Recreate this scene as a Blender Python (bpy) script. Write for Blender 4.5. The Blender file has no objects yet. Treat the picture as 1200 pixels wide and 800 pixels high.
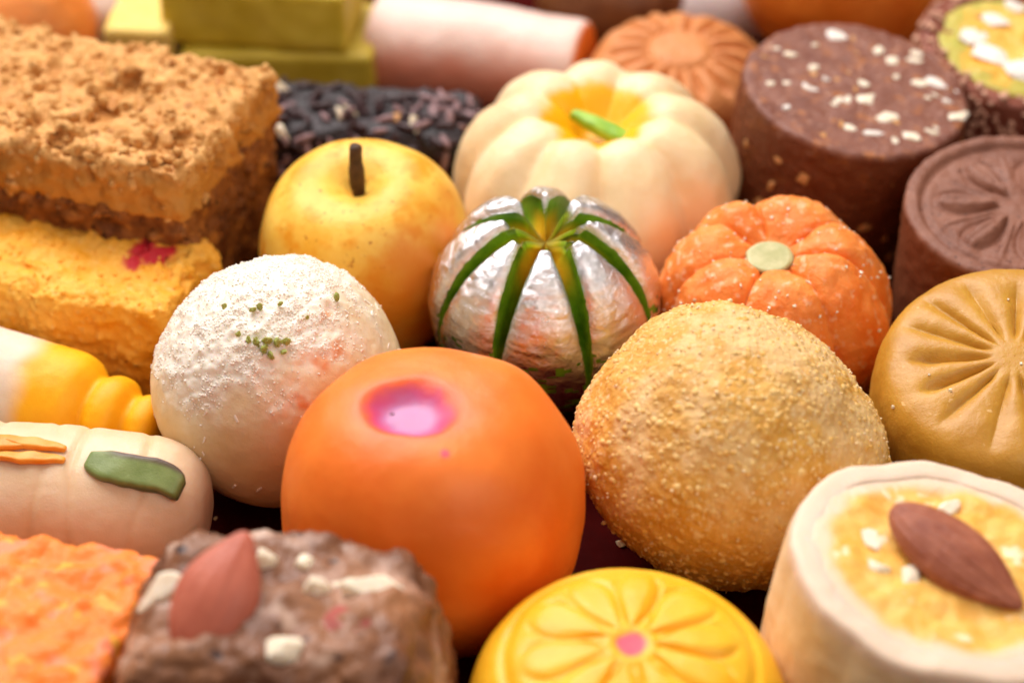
import bpy, math
import numpy as np
from mathutils import Vector, Matrix, Euler

# ------------------------------------------------------------------ camera, world, lights
sc = bpy.context.scene
CM = 0.01                                   # all shapes below are written in centimetres

PITCH = math.radians(35)
cam = bpy.data.cameras.new("camera")
cam.lens = 80; cam.sensor_width = 36; cam.clip_start = 0.01; cam.clip_end = 50
cam.dof.use_dof = True; cam.dof.focus_distance = 0.286; cam.dof.aperture_fstop = 14.0
camo = bpy.data.objects.new("camera", cam); sc.collection.objects.link(camo)
camo.location = (0, -0.2457456, 0.1900729)
camo.rotation_euler = (math.pi / 2 - PITCH, 0, 0)
sc.camera = camo

world = bpy.data.worlds.new("World"); sc.world = world; world.use_nodes = True
bg = world.node_tree.nodes["Background"]
bg.inputs[0].default_value = (1.0, 0.82, 0.70, 1); bg.inputs[1].default_value = 0.24

def area(name, loc, target, size, power, col):
    l = bpy.data.lights.new(name, 'AREA'); l.shape = 'RECTANGLE'
    l.size, l.size_y = size; l.energy = power; l.color = col
    o = bpy.data.objects.new(name, l); sc.collection.objects.link(o)
    o.location = loc
    o.rotation_euler = (Vector(target) - Vector(loc)).to_track_quat('-Z', 'Y').to_euler()
    return o
area("window_light", (-0.17, 0.30, 0.54), (0, 0.0, 0.02), (0.58, 0.50), 7.6, (1.0, 0.95, 0.93))
area("fill_light", (0.35, -0.45, 0.55), (0, 0, 0.02), (0.5, 0.5), 1.95, (1.0, 0.90, 0.82))

sc.view_settings.view_transform = 'Standard'; sc.view_settings.look = 'None'
sc.view_settings.exposure = 0.0; sc.view_settings.gamma = 1.0; sc.view_settings.use_curve_mapping = False
sc.render.engine = 'CYCLES'
sc.cycles.use_denoising = True; sc.cycles.filter_width = 1.6
sc.cycles.max_bounces = 6; sc.cycles.adaptive_threshold = 0.02; sc.cycles.diffuse_bounces = 4; sc.cycles.glossy_bounces = 3

# ------------------------------------------------------------------ numeric helpers
rng = np.random.default_rng(7)
_perm = np.random.default_rng(3).permutation(4096)
_grad = np.random.default_rng(4).normal(size=(4096, 3)); _grad /= np.linalg.norm(_grad, axis=1)[:, None]
_jit = np.random.default_rng(5).random((4096, 3))

def _hash(i):
    i = i.astype(np.int64)
    return _perm[(_perm[(_perm[i[..., 0] & 4095] + i[..., 1]) & 4095] + i[..., 2]) & 4095]

def perlin(p):
    i = np.floor(p); f = p - i
    u = f * f * f * (f * (f * 6 - 15) + 10)
    out = np.zeros(len(p))
    for dx in (0, 1):
        for dy in (0, 1):
            for dz in (0, 1):
                o = np.array([dx, dy, dz])
                g = _grad[_hash(i + o)]
                d = ((f - o) * g).sum(1)
                w = (u[:, 0] if dx else 1 - u[:, 0]) * (u[:, 1] if dy else 1 - u[:, 1]) * (u[:, 2] if dz else 1 - u[:, 2])
                out += w * d
    return out * 1.6

def fbm(p, o=4, g=0.5):
    a, t = 1.0, np.zeros(len(p))
    for k in range(o):
        t += a * perlin(p + 17.3 * k); p = p * 2.03; a *= g
    return t

def worley(p):
    """distance to the nearest cell point, its random id, and the second distance"""
    i = np.floor(p); f1 = np.full(len(p), 9.0); f2 = f1.copy(); idn = np.zeros(len(p))
    for dx in (-1, 0, 1):
        for dy in (-1, 0, 1):
            for dz in (-1, 0, 1):
                c = i + np.array([dx, dy, dz]); h = _hash(c)
                d = np.linalg.norm(c + _jit[h] - p, axis=1)
                m = d < f1
                f2 = np.where(m, f1, np.minimum(f2, d)); idn = np.where(m, _jit[h, 0], idn); f1 = np.where(m, d, f1)
    return f1, idn, f2

def sstep(a, b, x):
    t = np.clip((x - a) / (b - a), 0, 1); return t * t * (3 - 2 * t)

def nrm(v): return v / np.maximum(np.linalg.norm(v, axis=-1, keepdims=True), 1e-12)

def rotm(rx=0, ry=0, rz=0):
    return np.array(Euler((math.radians(rx), math.radians(ry), math.radians(rz)), 'XYZ').to_matrix())

# ------------------------------------------------------------------ surface grids
def weld(V, F):
    k = np.round(V * 1e5).astype(np.int64)
    _, idx, inv = np.unique(k, axis=0, return_index=True, return_inverse=True)
    return V[idx], inv.reshape(-1)[F]

def cubegrid(nx, ny, nz):
    Vs, Fs, off = [], [], 0
    n = (nx, ny, nz)
    for ax in range(3):
        a, b = (ax + 1) % 3, (ax + 2) % 3
        for s in (-1, 1):
            A, B = np.meshgrid(np.linspace(-1, 1, n[a] + 1), np.linspace(-1, 1, n[b] + 1), indexing='ij')
            P = np.zeros((A.size, 3)); P[:, ax] = s; P[:, a] = A.ravel(); P[:, b] = B.ravel()
            I = np.arange(A.size).reshape(A.shape)
            q = np.stack([I[:-1, :-1], I[1:, :-1], I[1:, 1:], I[:-1, 1:]], -1).reshape(-1, 4)
            if s < 0: q = q[:, ::-1]
            Vs.append(P); Fs.append(q + off); off += len(P)
    return weld(np.concatenate(Vs), np.concatenate(Fs))

def ball(n):
    V, F = cubegrid(n, n, n)
    return nrm(np.tan(V * math.pi / 4)), F

def rbox(h, r, res):
    h = np.array(h, float)
    V, F = cubegrid(*[max(2, int(round(2 * x / res))) for x in h])
    P = V * h
    inner = np.clip(P, -(h - r), h - r)
    return inner + nrm(P - inner) * r, F

def normals(V, F):
    a, b, c, d = (V[F[:, k]] for k in range(4))
    fn = np.cross(c - a, d - b)
    N = np.zeros_like(V)
    for k in range(4):
        for ax in range(3):
            N[:, ax] += np.bincount(F[:, k], fn[:, ax], minlength=len(V))
    return nrm(N)

def profile(pts, n, it=3):
    P = np.array(pts, float)
    for _ in range(it):
        Q = np.empty((2 * len(P), 2)); Q[0] = P[0]; Q[-1] = P[-1]
        Q[1:-1:2] = .75 * P[:-1] + .25 * P[1:]; Q[2:-1:2] = .25 * P[:-1] + .75 * P[1:]
        P = Q
    s = np.r_[0, np.cumsum(np.linalg.norm(np.diff(P, axis=0), axis=1))]
    t = np.linspace(0, s[-1], n)
    return np.stack([np.interp(t, s, P[:, 0]), np.interp(t, s, P[:, 1])], 1)

def lathe(prof, nphi):
    """prof goes from the top of the axis outwards and down; returns V, F (quads), phi, r, z and the profile row"""
    n = len(prof); prof = prof.copy(); prof[0, 0] = max(prof[0, 0], .004); prof[-1, 0] = max(prof[-1, 0], .004)
    ph = np.linspace(0, 2 * math.pi, nphi, endpoint=False)
    R = np.repeat(prof[:, 0], nphi); Z = np.repeat(prof[:, 1], nphi); PH = np.tile(ph, n)
    V = np.stack([R * np.cos(PH), R * np.sin(PH), Z], 1)
    I = np.arange(n * nphi).reshape(n, nphi); J = np.roll(I, -1, 1)
    F = np.stack([I[:-1], I[1:], J[1:], J[:-1]], -1).reshape(-1, 4)
    return V, F, PH, R, Z, np.repeat(np.arange(n), nphi)

# ------------------------------------------------------------------ objects
def mk(name, V, F, mat, parent=None, smooth=True, masks=None, loc=(0, 0, 0), rot=None):
    V = np.asarray(V, float); F = np.asarray(F)
    me = bpy.data.meshes.new(name)
    k = F.shape[1]
    me.vertices.add(len(V)); me.vertices.foreach_set("co", (V * CM).astype(np.float32).ravel())
    me.loops.add(F.size); me.loops.foreach_set("vertex_index", F.astype(np.int32).ravel())
    me.polygons.add(len(F)); me.polygons.foreach_set("loop_start", np.arange(0, F.size, k, dtype=np.int32))
    me.update(calc_edges=True); me.validate()
    me.polygons.foreach_set("use_smooth", np.full(len(me.polygons), smooth)); me.update()
    for nm, arr in (masks or {}).items():
        if len(me.vertices) == len(arr):
            at = me.attributes.new(nm, 'FLOAT', 'POINT'); at.data.foreach_set("value", np.asarray(arr, np.float32))
    me.materials.append(mat)
    return put(name, me, parent, loc, rot)

def put(name, me, parent=None, loc=(0, 0, 0), rot=None, scale=None):
    o = bpy.data.objects.new(name, me); sc.collection.objects.link(o)
    o.location = [c * CM for c in loc]
    if rot is not None: o.rotation_euler = rot
    if scale is not None: o.scale = scale
    if parent is not None: o.parent = parent
    return o

def thing(name, label, cat, loc=(0, 0, 0), rot=(0, 0, 0), group=None):
    o = bpy.data.objects.new(name, None); sc.collection.objects.link(o)
    o.empty_display_size = 0.01
    o.location = [c * CM for c in loc]; o.rotation_euler = [math.radians(a) for a in rot]
    o["label"] = label; o["category"] = cat
    if group: o["group"] = group
    return o

def sample(V, F, n, mask=None, seed=0):
    """random points on the surface with normals; mask weighs each vertex"""
    r = np.random.default_rng(seed)
    a, b, c, d = (V[F[:, k]] for k in range(4))
    w = np.linalg.norm(np.cross(c - a, d - b), axis=1)
    if mask is not None: w = w * mask[F].mean(1)
    f = r.choice(len(F), n, p=w / w.sum())
    u, v = r.random((2, n, 1))
    P = a[f] * (1 - u) * (1 - v) + b[f] * u * (1 - v) + c[f] * u * v + d[f] * (1 - u) * v
    N = nrm(np.cross(c - a, d - b))[f]
    return P, N

def frames(N, r):
    t = nrm(np.cross(N, r.normal(size=N.shape))); b = np.cross(N, t)
    return np.stack([t, b, N], -1)             # columns

_c8 = np.array([[x, y, z] for x in (-1, 1) for y in (-1, 1) for z in (-1, 1)], float)
_cf = np.array([[0, 1, 3, 2], [4, 6, 7, 5], [0, 4, 5, 1], [2, 3, 7, 6], [0, 2, 6, 4], [1, 5, 7, 3]])

def scatter(name, P, N, size, mat, parent, seed=0, sink=0.2, tilt=0.35, tmpl=None, jitter=0.35, smooth=False):
    """many tiny crumbs in one part of kind stuff; size = (n,3) half-extents"""
    r = np.random.default_rng(seed)
    TV, TF = tmpl if tmpl is not None else (_c8, _cf)
    n = len(P)
    N2 = nrm(N + tilt * r.normal(size=N.shape)); M = frames(N2, r)
    L = TV[None] * (1 + jitter * r.uniform(-1, 1, (n, len(TV), 3))) * size[:, None, :]
    W = np.einsum('nij,nkj->nki', M, L) + (P + N * size[:, 2:3] * (1 - 2 * sink))[:, None, :]
    F = (TF[None] + (np.arange(n) * len(TV))[:, None, None]).reshape(-1, TF.shape[1])
    o = mk(name, W.reshape(-1, 3), F, mat, parent, smooth=smooth)
    o["kind"] = "stuff"
    return o

def lowball(n=3):
    return ball(n)

# ------------------------------------------------------------------ materials
def hx(s):
    s = s.lstrip('#'); c = [int(s[k:k + 2], 16) / 255 for k in (0, 2, 4)]
    return tuple(x / 12.92 if x <= .04045 else ((x + .055) / 1.055) ** 2.4 for x in c) + (1,)

class Mat:
    def __init__(s, name):
        s.m = bpy.data.materials.new(name); s.m.use_nodes = True
        s.nt = s.m.node_tree; s.b = s.nt.nodes["Principled BSDF"]
        tc = s.nt.nodes.new("ShaderNodeTexCoord"); v = s.nt.nodes.new("ShaderNodeVectorMath"); v.operation = 'SCALE'
        v.inputs[3].default_value = 100
        s.nt.links.new(tc.outputs["Object"], v.inputs[0]); s.co = v.outputs[0]
    def noise(s, scale, detail=4, rough=.55, dist=0):
        n = s.nt.nodes.new("ShaderNodeTexNoise"); n.inputs["Scale"].default_value = scale
        n.inputs["Detail"].default_value = detail; n.inputs["Roughness"].default_value = rough; n.inputs["Distortion"].default_value = dist
        s.nt.links.new(s.co, n.inputs["Vector"]); return n.outputs[0]
    def voro(s, scale, out="Distance"):
        n = s.nt.nodes.new("ShaderNodeTexVoronoi"); n.inputs["Scale"].default_value = scale
        s.nt.links.new(s.co, n.inputs["Vector"]); return n.outputs[out]
    def ramp(s, fac, stops):
        n = s.nt.nodes.new("ShaderNodeValToRGB"); e = n.color_ramp.elements
        while len(e) < len(stops): e.new(.5)
        for k, (p, c) in enumerate(stops): e[k].position = p; e[k].color = c
        s.nt.links.new(fac, n.inputs[0]); return n.outputs[0]
    def rng(s, fac, a, b, lo=0., hi=1.):
        n = s.nt.nodes.new("ShaderNodeMapRange"); n.inputs[1].default_value = a; n.inputs[2].default_value = b
        n.inputs[3].default_value = lo; n.inputs[4].default_value = hi
        s.nt.links.new(fac, n.inputs[0]); return n.outputs[0]
    def attr(s, nm):
        n = s.nt.nodes.new("ShaderNodeAttribute"); n.attribute_name = nm; return n.outputs["Fac"]
    def mul(s, a, b):
        n = s.nt.nodes.new("ShaderNodeMath"); n.operation = 'MULTIPLY'
        for k, x in enumerate((a, b)):
            if isinstance(x, (int, float)): n.inputs[k].default_value = x
            else: s.nt.links.new(x, n.inputs[k])
        return n.outputs[0]
    def mix(s, fac, a, b):
        n = s.nt.nodes.new("ShaderNodeMix"); n.data_type = 'RGBA'
        for k, x in ((0, fac), (6, a), (7, b)):
            if isinstance(x, (int, float, tuple)): n.inputs[k].default_value = x
            else: s.nt.links.new(x, n.inputs[k])
        return n.outputs[2]
    def set(s, key, x):
        if isinstance(x, (int, float, tuple)): s.b.inputs[key].default_value = x
        else: s.nt.links.new(x, s.b.inputs[key])
    def bump(s, h, strength, dist):
        n = s.nt.nodes.new("ShaderNodeBump"); n.inputs["Strength"].default_value = strength
        n.inputs["Distance"].default_value = dist * CM
        s.nt.links.new(h, n.inputs["Height"])
        if getattr(s, "_n", None) is not None: s.nt.links.new(s._n, n.inputs["Normal"])
        s._n = n.outputs[0]; s.nt.links.new(s._n, s.b.inputs["Normal"])
    def sss(s, w, rad, scale):
        s.set("Subsurface Weight", w); s.b.inputs["Subsurface Radius"].default_value = rad
        s.set("Subsurface Scale", scale * CM)

def sweet(name, a, b, ns=2.0, rough=.5, sss=.25, rad=(1, .5, .2), depth=.12, bumps=((14, .5, .02),), masks=(), specks=(), spec=.33, coat=0, lohi=(.35, .65)):
    """mottled edible surface: two colours, dyes on vertex masks, flecks, fine relief"""
    M = Mat(name)
    c = M.ramp(M.noise(ns, 5, .6), [(lohi[0], hx(a)), (lohi[1], hx(b))])
    for sc_, lo, hi, col in specks:
        c = M.mix(M.rng(M.noise(sc_, 2, .5), lo, hi), c, hx(col))
    for nm, col in masks:
        c = M.mix(M.attr(nm), c, hx(col))
    M.set("Base Color", c); M.set("Roughness", rough); M.set("Specular IOR Level", spec)
    if sss: M.sss(sss, rad, depth)
    if coat: M.set("Coat Weight", coat); M.set("Coat Roughness", .25)
    if bumps: M.bump(M.noise(48, 2, .6), .3, .012)
    for s_, st, d in bumps: M.bump(M.noise(s_, 4, .6), st, d)
    return M.m

def plain(name, col, rough=.5, sss=0, **k):
    return sweet(name, col, col, rough=rough, sss=sss, **k)

# ------------------------------------------------------------------ the tray
def tray_mat():
    M = Mat("red_tray")
    c = M.ramp(M.noise(.8, 4), [(.3, hx('#2e0303')), (.7, hx('#440604'))])
    M.set("Base Color", c); M.set("Roughness", M.rng(M.noise(6, 4), .3, .7, .7, .85)); M.bump(M.noise(30, 3), .2, .01); M.set('Specular IOR Level', .03)
    return M.m
V, F = rbox((30, 30, .2), .1, 3.0)
tr = mk("tray", V + [0, 0, -.2], F, tray_mat()); tr["kind"] = "structure"

SUGAR = plain("sugar_crystal", '#f3e6cc', .25, .3, bumps=())
# ------------------------------------------------------------------ golden semolina ball
def golden_ball():
    t = thing("golden_laddu", "large golden grainy ball dusted with sugar, right of the smooth orange ball", "sweet ball", (2.68, -2.30, 0))
    D, F = ball(120)
    r = 1.83 * (1 + .045 * perlin(D * 1.4 + 3.1) + .012 * perlin(D * 3.7))
    for dv, a in (((.62, -.1, .78), .085), ((-.60, -.2, .75), .055), ((-.35, -.6, -.7), .06), ((.0, .3, 1), .02)):
        r *= 1 - a * sstep(.55, 1, D @ nrm(np.array(dv)))
    for dv, a in (((-.95, -.1, .28), .06), ((1, -.2, -.05), .06), ((.75, .1, .0), .01)):
        r *= 1 + a * sstep(.80, 1, D @ nrm(np.array(dv)))
    V = D * r[:, None]; N = normals(V, F)
    f1, idn, f2 = worley(V * 12 + .15 * rng.normal(size=3))
    V = V + N * (.026 * (.6 - f1) * (.3 + idn) + .020 * fbm(V * 4, 4))[:, None]
    V[:, 2] = np.maximum(V[:, 2], -1.81)
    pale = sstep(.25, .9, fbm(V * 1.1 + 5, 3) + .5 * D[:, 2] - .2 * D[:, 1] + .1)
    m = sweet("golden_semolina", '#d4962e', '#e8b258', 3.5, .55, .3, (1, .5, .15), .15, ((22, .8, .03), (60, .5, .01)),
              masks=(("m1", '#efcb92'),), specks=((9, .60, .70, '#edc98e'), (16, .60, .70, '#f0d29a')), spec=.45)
    mk("body", V + [0, 0, 1.82], F, m, t, masks={"m1": pale * .7})
    P, N = sample(V, F, 600, None, 11); r2 = np.random.default_rng(2)
    P = P + [0, 0, 1.82]
    s = r2.uniform(.007, .017, (600, 1)) * r2.uniform(.7, 1.4, (600, 3))
    s[:70] *= 1.7
    P2, N2 = sample(V, F, 2600, None, 12)
    s2 = r2.uniform(.025, .058, (2600, 1)) * r2.uniform(.7, 1.3, (2600, 3))
    scatter("semolina_grain", P2 + [0, 0, 1.82], N2, s2, sweet("semolina_grain_gold", '#dca448', '#f0cc88', 5, .45, 0, bumps=()), t, 4, tmpl=ball(2), smooth=True, sink=.82, jitter=.2)
    scatter("sugar_grain", P, N, s, sweet("semolina_grain_pale", '#ecc888', '#f8e4be', 6, .3, 0, bumps=()), t, 3, tmpl=ball(2), smooth=True)
golden_ball()

# ------------------------------------------------------------------ white coconut ball
def coconut_ball():
    t = thing("coconut_laddu", "cream white ball sprinkled with coconut shreds and green pistachio crumbs on top", "sweet ball", (-3.04, -.64, 0))
    D, F = ball(100)
    r = 1.64 * (1 + .018 * perlin(D * 1.6 + 9) + .006 * perlin(D * 5))
    r *= 1 - .04 * sstep(.6, 1, D @ nrm(np.array((-.55, .2, .8)))) - .03 * sstep(.6, 1, D @ nrm(np.array((.7, -.2, .7))))
    V = D * r[:, None]; N = normals(V, F)
    snow = sstep(.0, .62, D[:, 2] * .9 - D[:, 0] * .28 + D[:, 1] * .1 + .28 * fbm(D * 2.6 + 4, 3) - .06)
    f1, idn, f2 = worley(V * 7)
    V = V + N * ((.035 * (.7 - f1) + .03 * fbm(V * 6, 3)) * snow + .006 * fbm(V * 4, 3))[:, None]
    saf = np.zeros(len(V))
    for c, rad in (((.62, -.95, .95), .20), ((.85, -.75, 1.05), .16), ((.75, -.4, 1.32), .13), ((.40, -1.3, .62), .16), ((.9, -.9, .55), .25)):
        d = np.linalg.norm(V - nrm(np.array(c)) * 1.63 + .06 * fbm(V * 4, 2)[:, None], axis=1)
        saf = np.maximum(saf, sstep(rad, rad * .3, d) * .7)
    m = sweet("milk_fudge_white", '#dfc28e', '#e8d2a8', 1.6, .42, .4, (1, .7, .4), .2, ((16, .35, .02),),  # beige base: the orange ball's reflection and shade low down, put into the colour
              masks=(("m1", '#f2e8d8'), ("m2", '#e0832c')), spec=.36)
    mk("body", V + [0, 0, 1.63], F, m, t, masks={"m1": snow, "m2": saf})
    m2 = sweet("coconut", '#f0e4d2', '#fbf4ea', 5, .5, 0, bumps=())
    r2 = np.random.default_rng(21)
    P, N = sample(V, F, 5200, snow ** 2 * (.25 + sstep(-.5, .9, D[:, 2])) * (.15 + sstep(-.15, .35, fbm(V * 2.6 + 8, 3))), 5)
    s = r2.uniform(.006, .015, (5200, 1)) * r2.uniform(.55, 1.5, (5200, 3))
    scatter("coconut_flake", P + [0, 0, 1.63], N, s, m2, t, 6, tilt=.4, sink=.45, tmpl=ball(2), smooth=True, jitter=.3)
    P, N = sample(V, F, 70, None, 8)
    s = np.stack([r2.uniform(.02, .055, 70), r2.uniform(.008, .014, 70), r2.uniform(.006, .012, 70)], 1)
    scatter("coconut_flake", P + [0, 0, 1.63], N, s, m2, t, 9, tilt=.15, sink=.1)
    g1 = sweet("pistachio_crumb_green", '#748630', '#b6ba68', 8, .5, .2, bumps=())
    CV, CF = ball(3); me = None
    # direction of each crumb from the centre of the ball
    spots = [(-.06, -.62, .80, .055), (.02, -.60, .80, .06), (.09, -.61, .79, .05), (.00, -.66, .76, .06), (.05, -.69, .73, .045), (-.12, -.60, .8, .04),
             (-.05, -.36, .93, .04), (-.10, -.38, .92, .035), (.10, -.33, .94, .03), (.50, -.12, .86, .045), (.16, -.60, .79, .045), (-.2, -.55, .82, .03),
             (.14, -.66, .74, .035), (-.32, -.3, .9, .03), (.3, -.4, .86, .025)]
    for k, (x, y, z, s) in enumerate(spots):
        d = nrm(np.array([x, y, z]))
        if k % 5 == 0 or me is None:
            o = mk("pistachio_crumb", CV * (1 + .4 * r2.uniform(-1, 1, CV.shape)) , CF, g1, t, smooth=False); me = o.data
        else:
            o = put("pistachio_crumb", me, t)
        o.location = (d * 1.68 + [0, 0, 1.63]) * CM; o.scale = (s * 1.3, s, s * .7); o.rotation_euler = r2.uniform(0, 6, 3)
coconut_ball()

# ------------------------------------------------------------------ smooth orange ball with a pink dimple
def orange_ball():
    t = thing("orange_peda", "big smooth orange ball with a pink dimple on top, front centre", "sweet ball", (-.95, -3.42, 0))
    D, F = ball(100)
    q = 2.5
    r = 1.80 / (np.abs(D) ** np.array([q, q, q]) @ np.ones(3)) ** (1 / q)
    r = np.minimum(r, 2.1)
    rr = np.sqrt(D[:, 0] ** 2 + D[:, 1] ** 2)
    q = 2.3 + 1.1 * sstep(-.3, .5, D[:, 2])
    r = 1.78 / ((rr ** q + np.abs(D[:, 2]) ** q) ** (1 / q))
    r *= 1 + .026 * perlin(D * 1.3 + 2) + .016 * perlin(D * 2.6)
    V = D * r[:, None] * [1.02, 1.02, 1.0]
    V[:, 2] = np.where(V[:, 2] > 0, V[:, 2] * .965, V[:, 2])
    # narrower towards the top shoulder, wide low
    z = V[:, 2] / 1.78
    V[:, :2] *= (1 - .11 * sstep(.10, .95, z) - .07 * sstep(-.2, -1, z))[:, None]
    c = np.array([-.20, -.28])
    e = V[:, :2] - c
    d = np.sqrt((e[:, 0] / 1.1) ** 2 + (e[:, 1] / .95) ** 2) + .05 * perlin(V * 2.2)
    top = sstep(.3, .8, z)
    V[:, 2] -= .19 * sstep(.60, .20, d) * top
    N = normals(V, F)
    V = V + N * (.004 * fbm(V * 3, 3) + .012 * perlin(V * [3.2, 3.2, .5]) * sstep(.2, -.6, z))[:, None]
    pool = sstep(.54, .36, d + .04 * fbm(V * 5, 2)) * top
    ring = sstep(.74, .46, d + .06 * fbm(V * 4, 2)) * top
    dots = np.zeros(len(V))
    for cx, cy, rad in ((.20, -1.02, .075),):
        dd = np.linalg.norm(V[:, :2] - [cx, cy], axis=1) + .012 * perlin(V * 14); dots = np.maximum(dots, sstep(rad, rad * .3, dd) * (z > .3))
    M = Mat("orange_fudge")
    col = M.ramp(M.noise(1.0, 4), [(.3, hx('#ea6c10')), (.7, hx('#f8842a'))])
    col = M.mix(M.mul(M.attr("m2"), .55), col, hx('#ec4a28'))
    col = M.mix(M.attr("m1"), col, hx('#cf4a78'))
    col = M.mix(M.rng(M.attr("m4"), 0, 1), col, hx('#bf7aa8'))  # lavender core: sky reflection on the wet pink, put into the colour
    col = M.mix(M.attr("m3"), col, hx('#e0476a'))
    M.set("Base Color", col); M.sss(.35, (1, .4, .1), .2)
    M.set("Roughness", M.rng(M.attr("m1"), 0, 1, .46, .42)); M.set("Specular IOR Level", .45)
    M.bump(M.noise(45, 3), .25, .01); M.bump(M.noise(16, 4), .3, .015); M.bump(M.noise(3, 3), .2, .05)
    mk("body", V + [0, 0, 1.78], F, M.m, t, masks={"m1": pool, "m2": ring, "m3": dots, "m4": sstep(.40, .20, d + .05 * fbm(V * 5, 2)) * top})
    P = np.array([[-.42, -.30, 3.39]]); s = np.array([[.03, .018, .012]])
    CV, CF = ball(3); mk("dark_speck", CV * s + P, CF, plain("speck_dark", '#4a1020', .5), t)
orange_ball()

# ------------------------------------------------------------------ yellow apple sweet
def apple():
    t = thing("apple_sweet", "small yellow apple-shaped sweet with orange blush and a clove stem", "fruit sweet", (-2.0, 2.92, -.08), (7, -3, 0))
    pr = profile([(0, 2.60), (.10, 2.60), (.22, 2.74), (.58, 2.92), (1.06, 2.80), (1.44, 2.25), (1.53, 1.5), (1.38, .8), (1.02, .25), (.6, 0), (0, .12)], 120)
    V, F, PH, R, Z, I = lathe(pr, 180)
    N = normals(V, F)
    V = V + N * (.05 * perlin(nrm(V - [0, 0, 1.4]) * 1.4 + 5) + .012 * perlin(V * 2))[:, None]
    u = nrm(V - [0, 0, 1.4])
    bl = sstep(.40, 1.0, u @ nrm(np.array((.80, -.6, .05))) + .30 * fbm(V * 1.1, 3)) * .9
    bl2 = sstep(-.05, -.8, u[:, 2] + .2 * fbm(V, 2)) * .5
    m = sweet("apple_fudge", '#eeb034', '#f6cc5c', 1.3, .42, .3, (1, .6, .2), .15, ((18, .3, .02), (5, .15, .05)),
              masks=(("m2", '#e79a20'), ("m1", '#e58218')), specks=((11, .66, .74, '#b86c18'), (3, .52, .70, '#ea9c20')), spec=.36)
    mk("body", V, F, m, t, masks={"m1": bl, "m2": bl2})
    pr = profile([(0, .95), (.075, .95), (.095, .88), (.085, .70), (.12, .45), (.10, .2), (.06, 0), (0, 0)], 40, 2)
    V, F, PH, R, Z, I = lathe(pr, 24)
    V[:, :2] *= (1 + .10 * np.cos(3 * PH) + .1 * perlin(V * 8))[:, None]
    V[:, 0] += .10 * Z * Z - .06 * Z
    mk("clove_stem", V + [.0, -.02, 2.50], F, sweet("clove", '#3a2414', '#5d4024', 6, .6, 0, bumps=((30, .7, .02),)), t)
apple()

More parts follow.
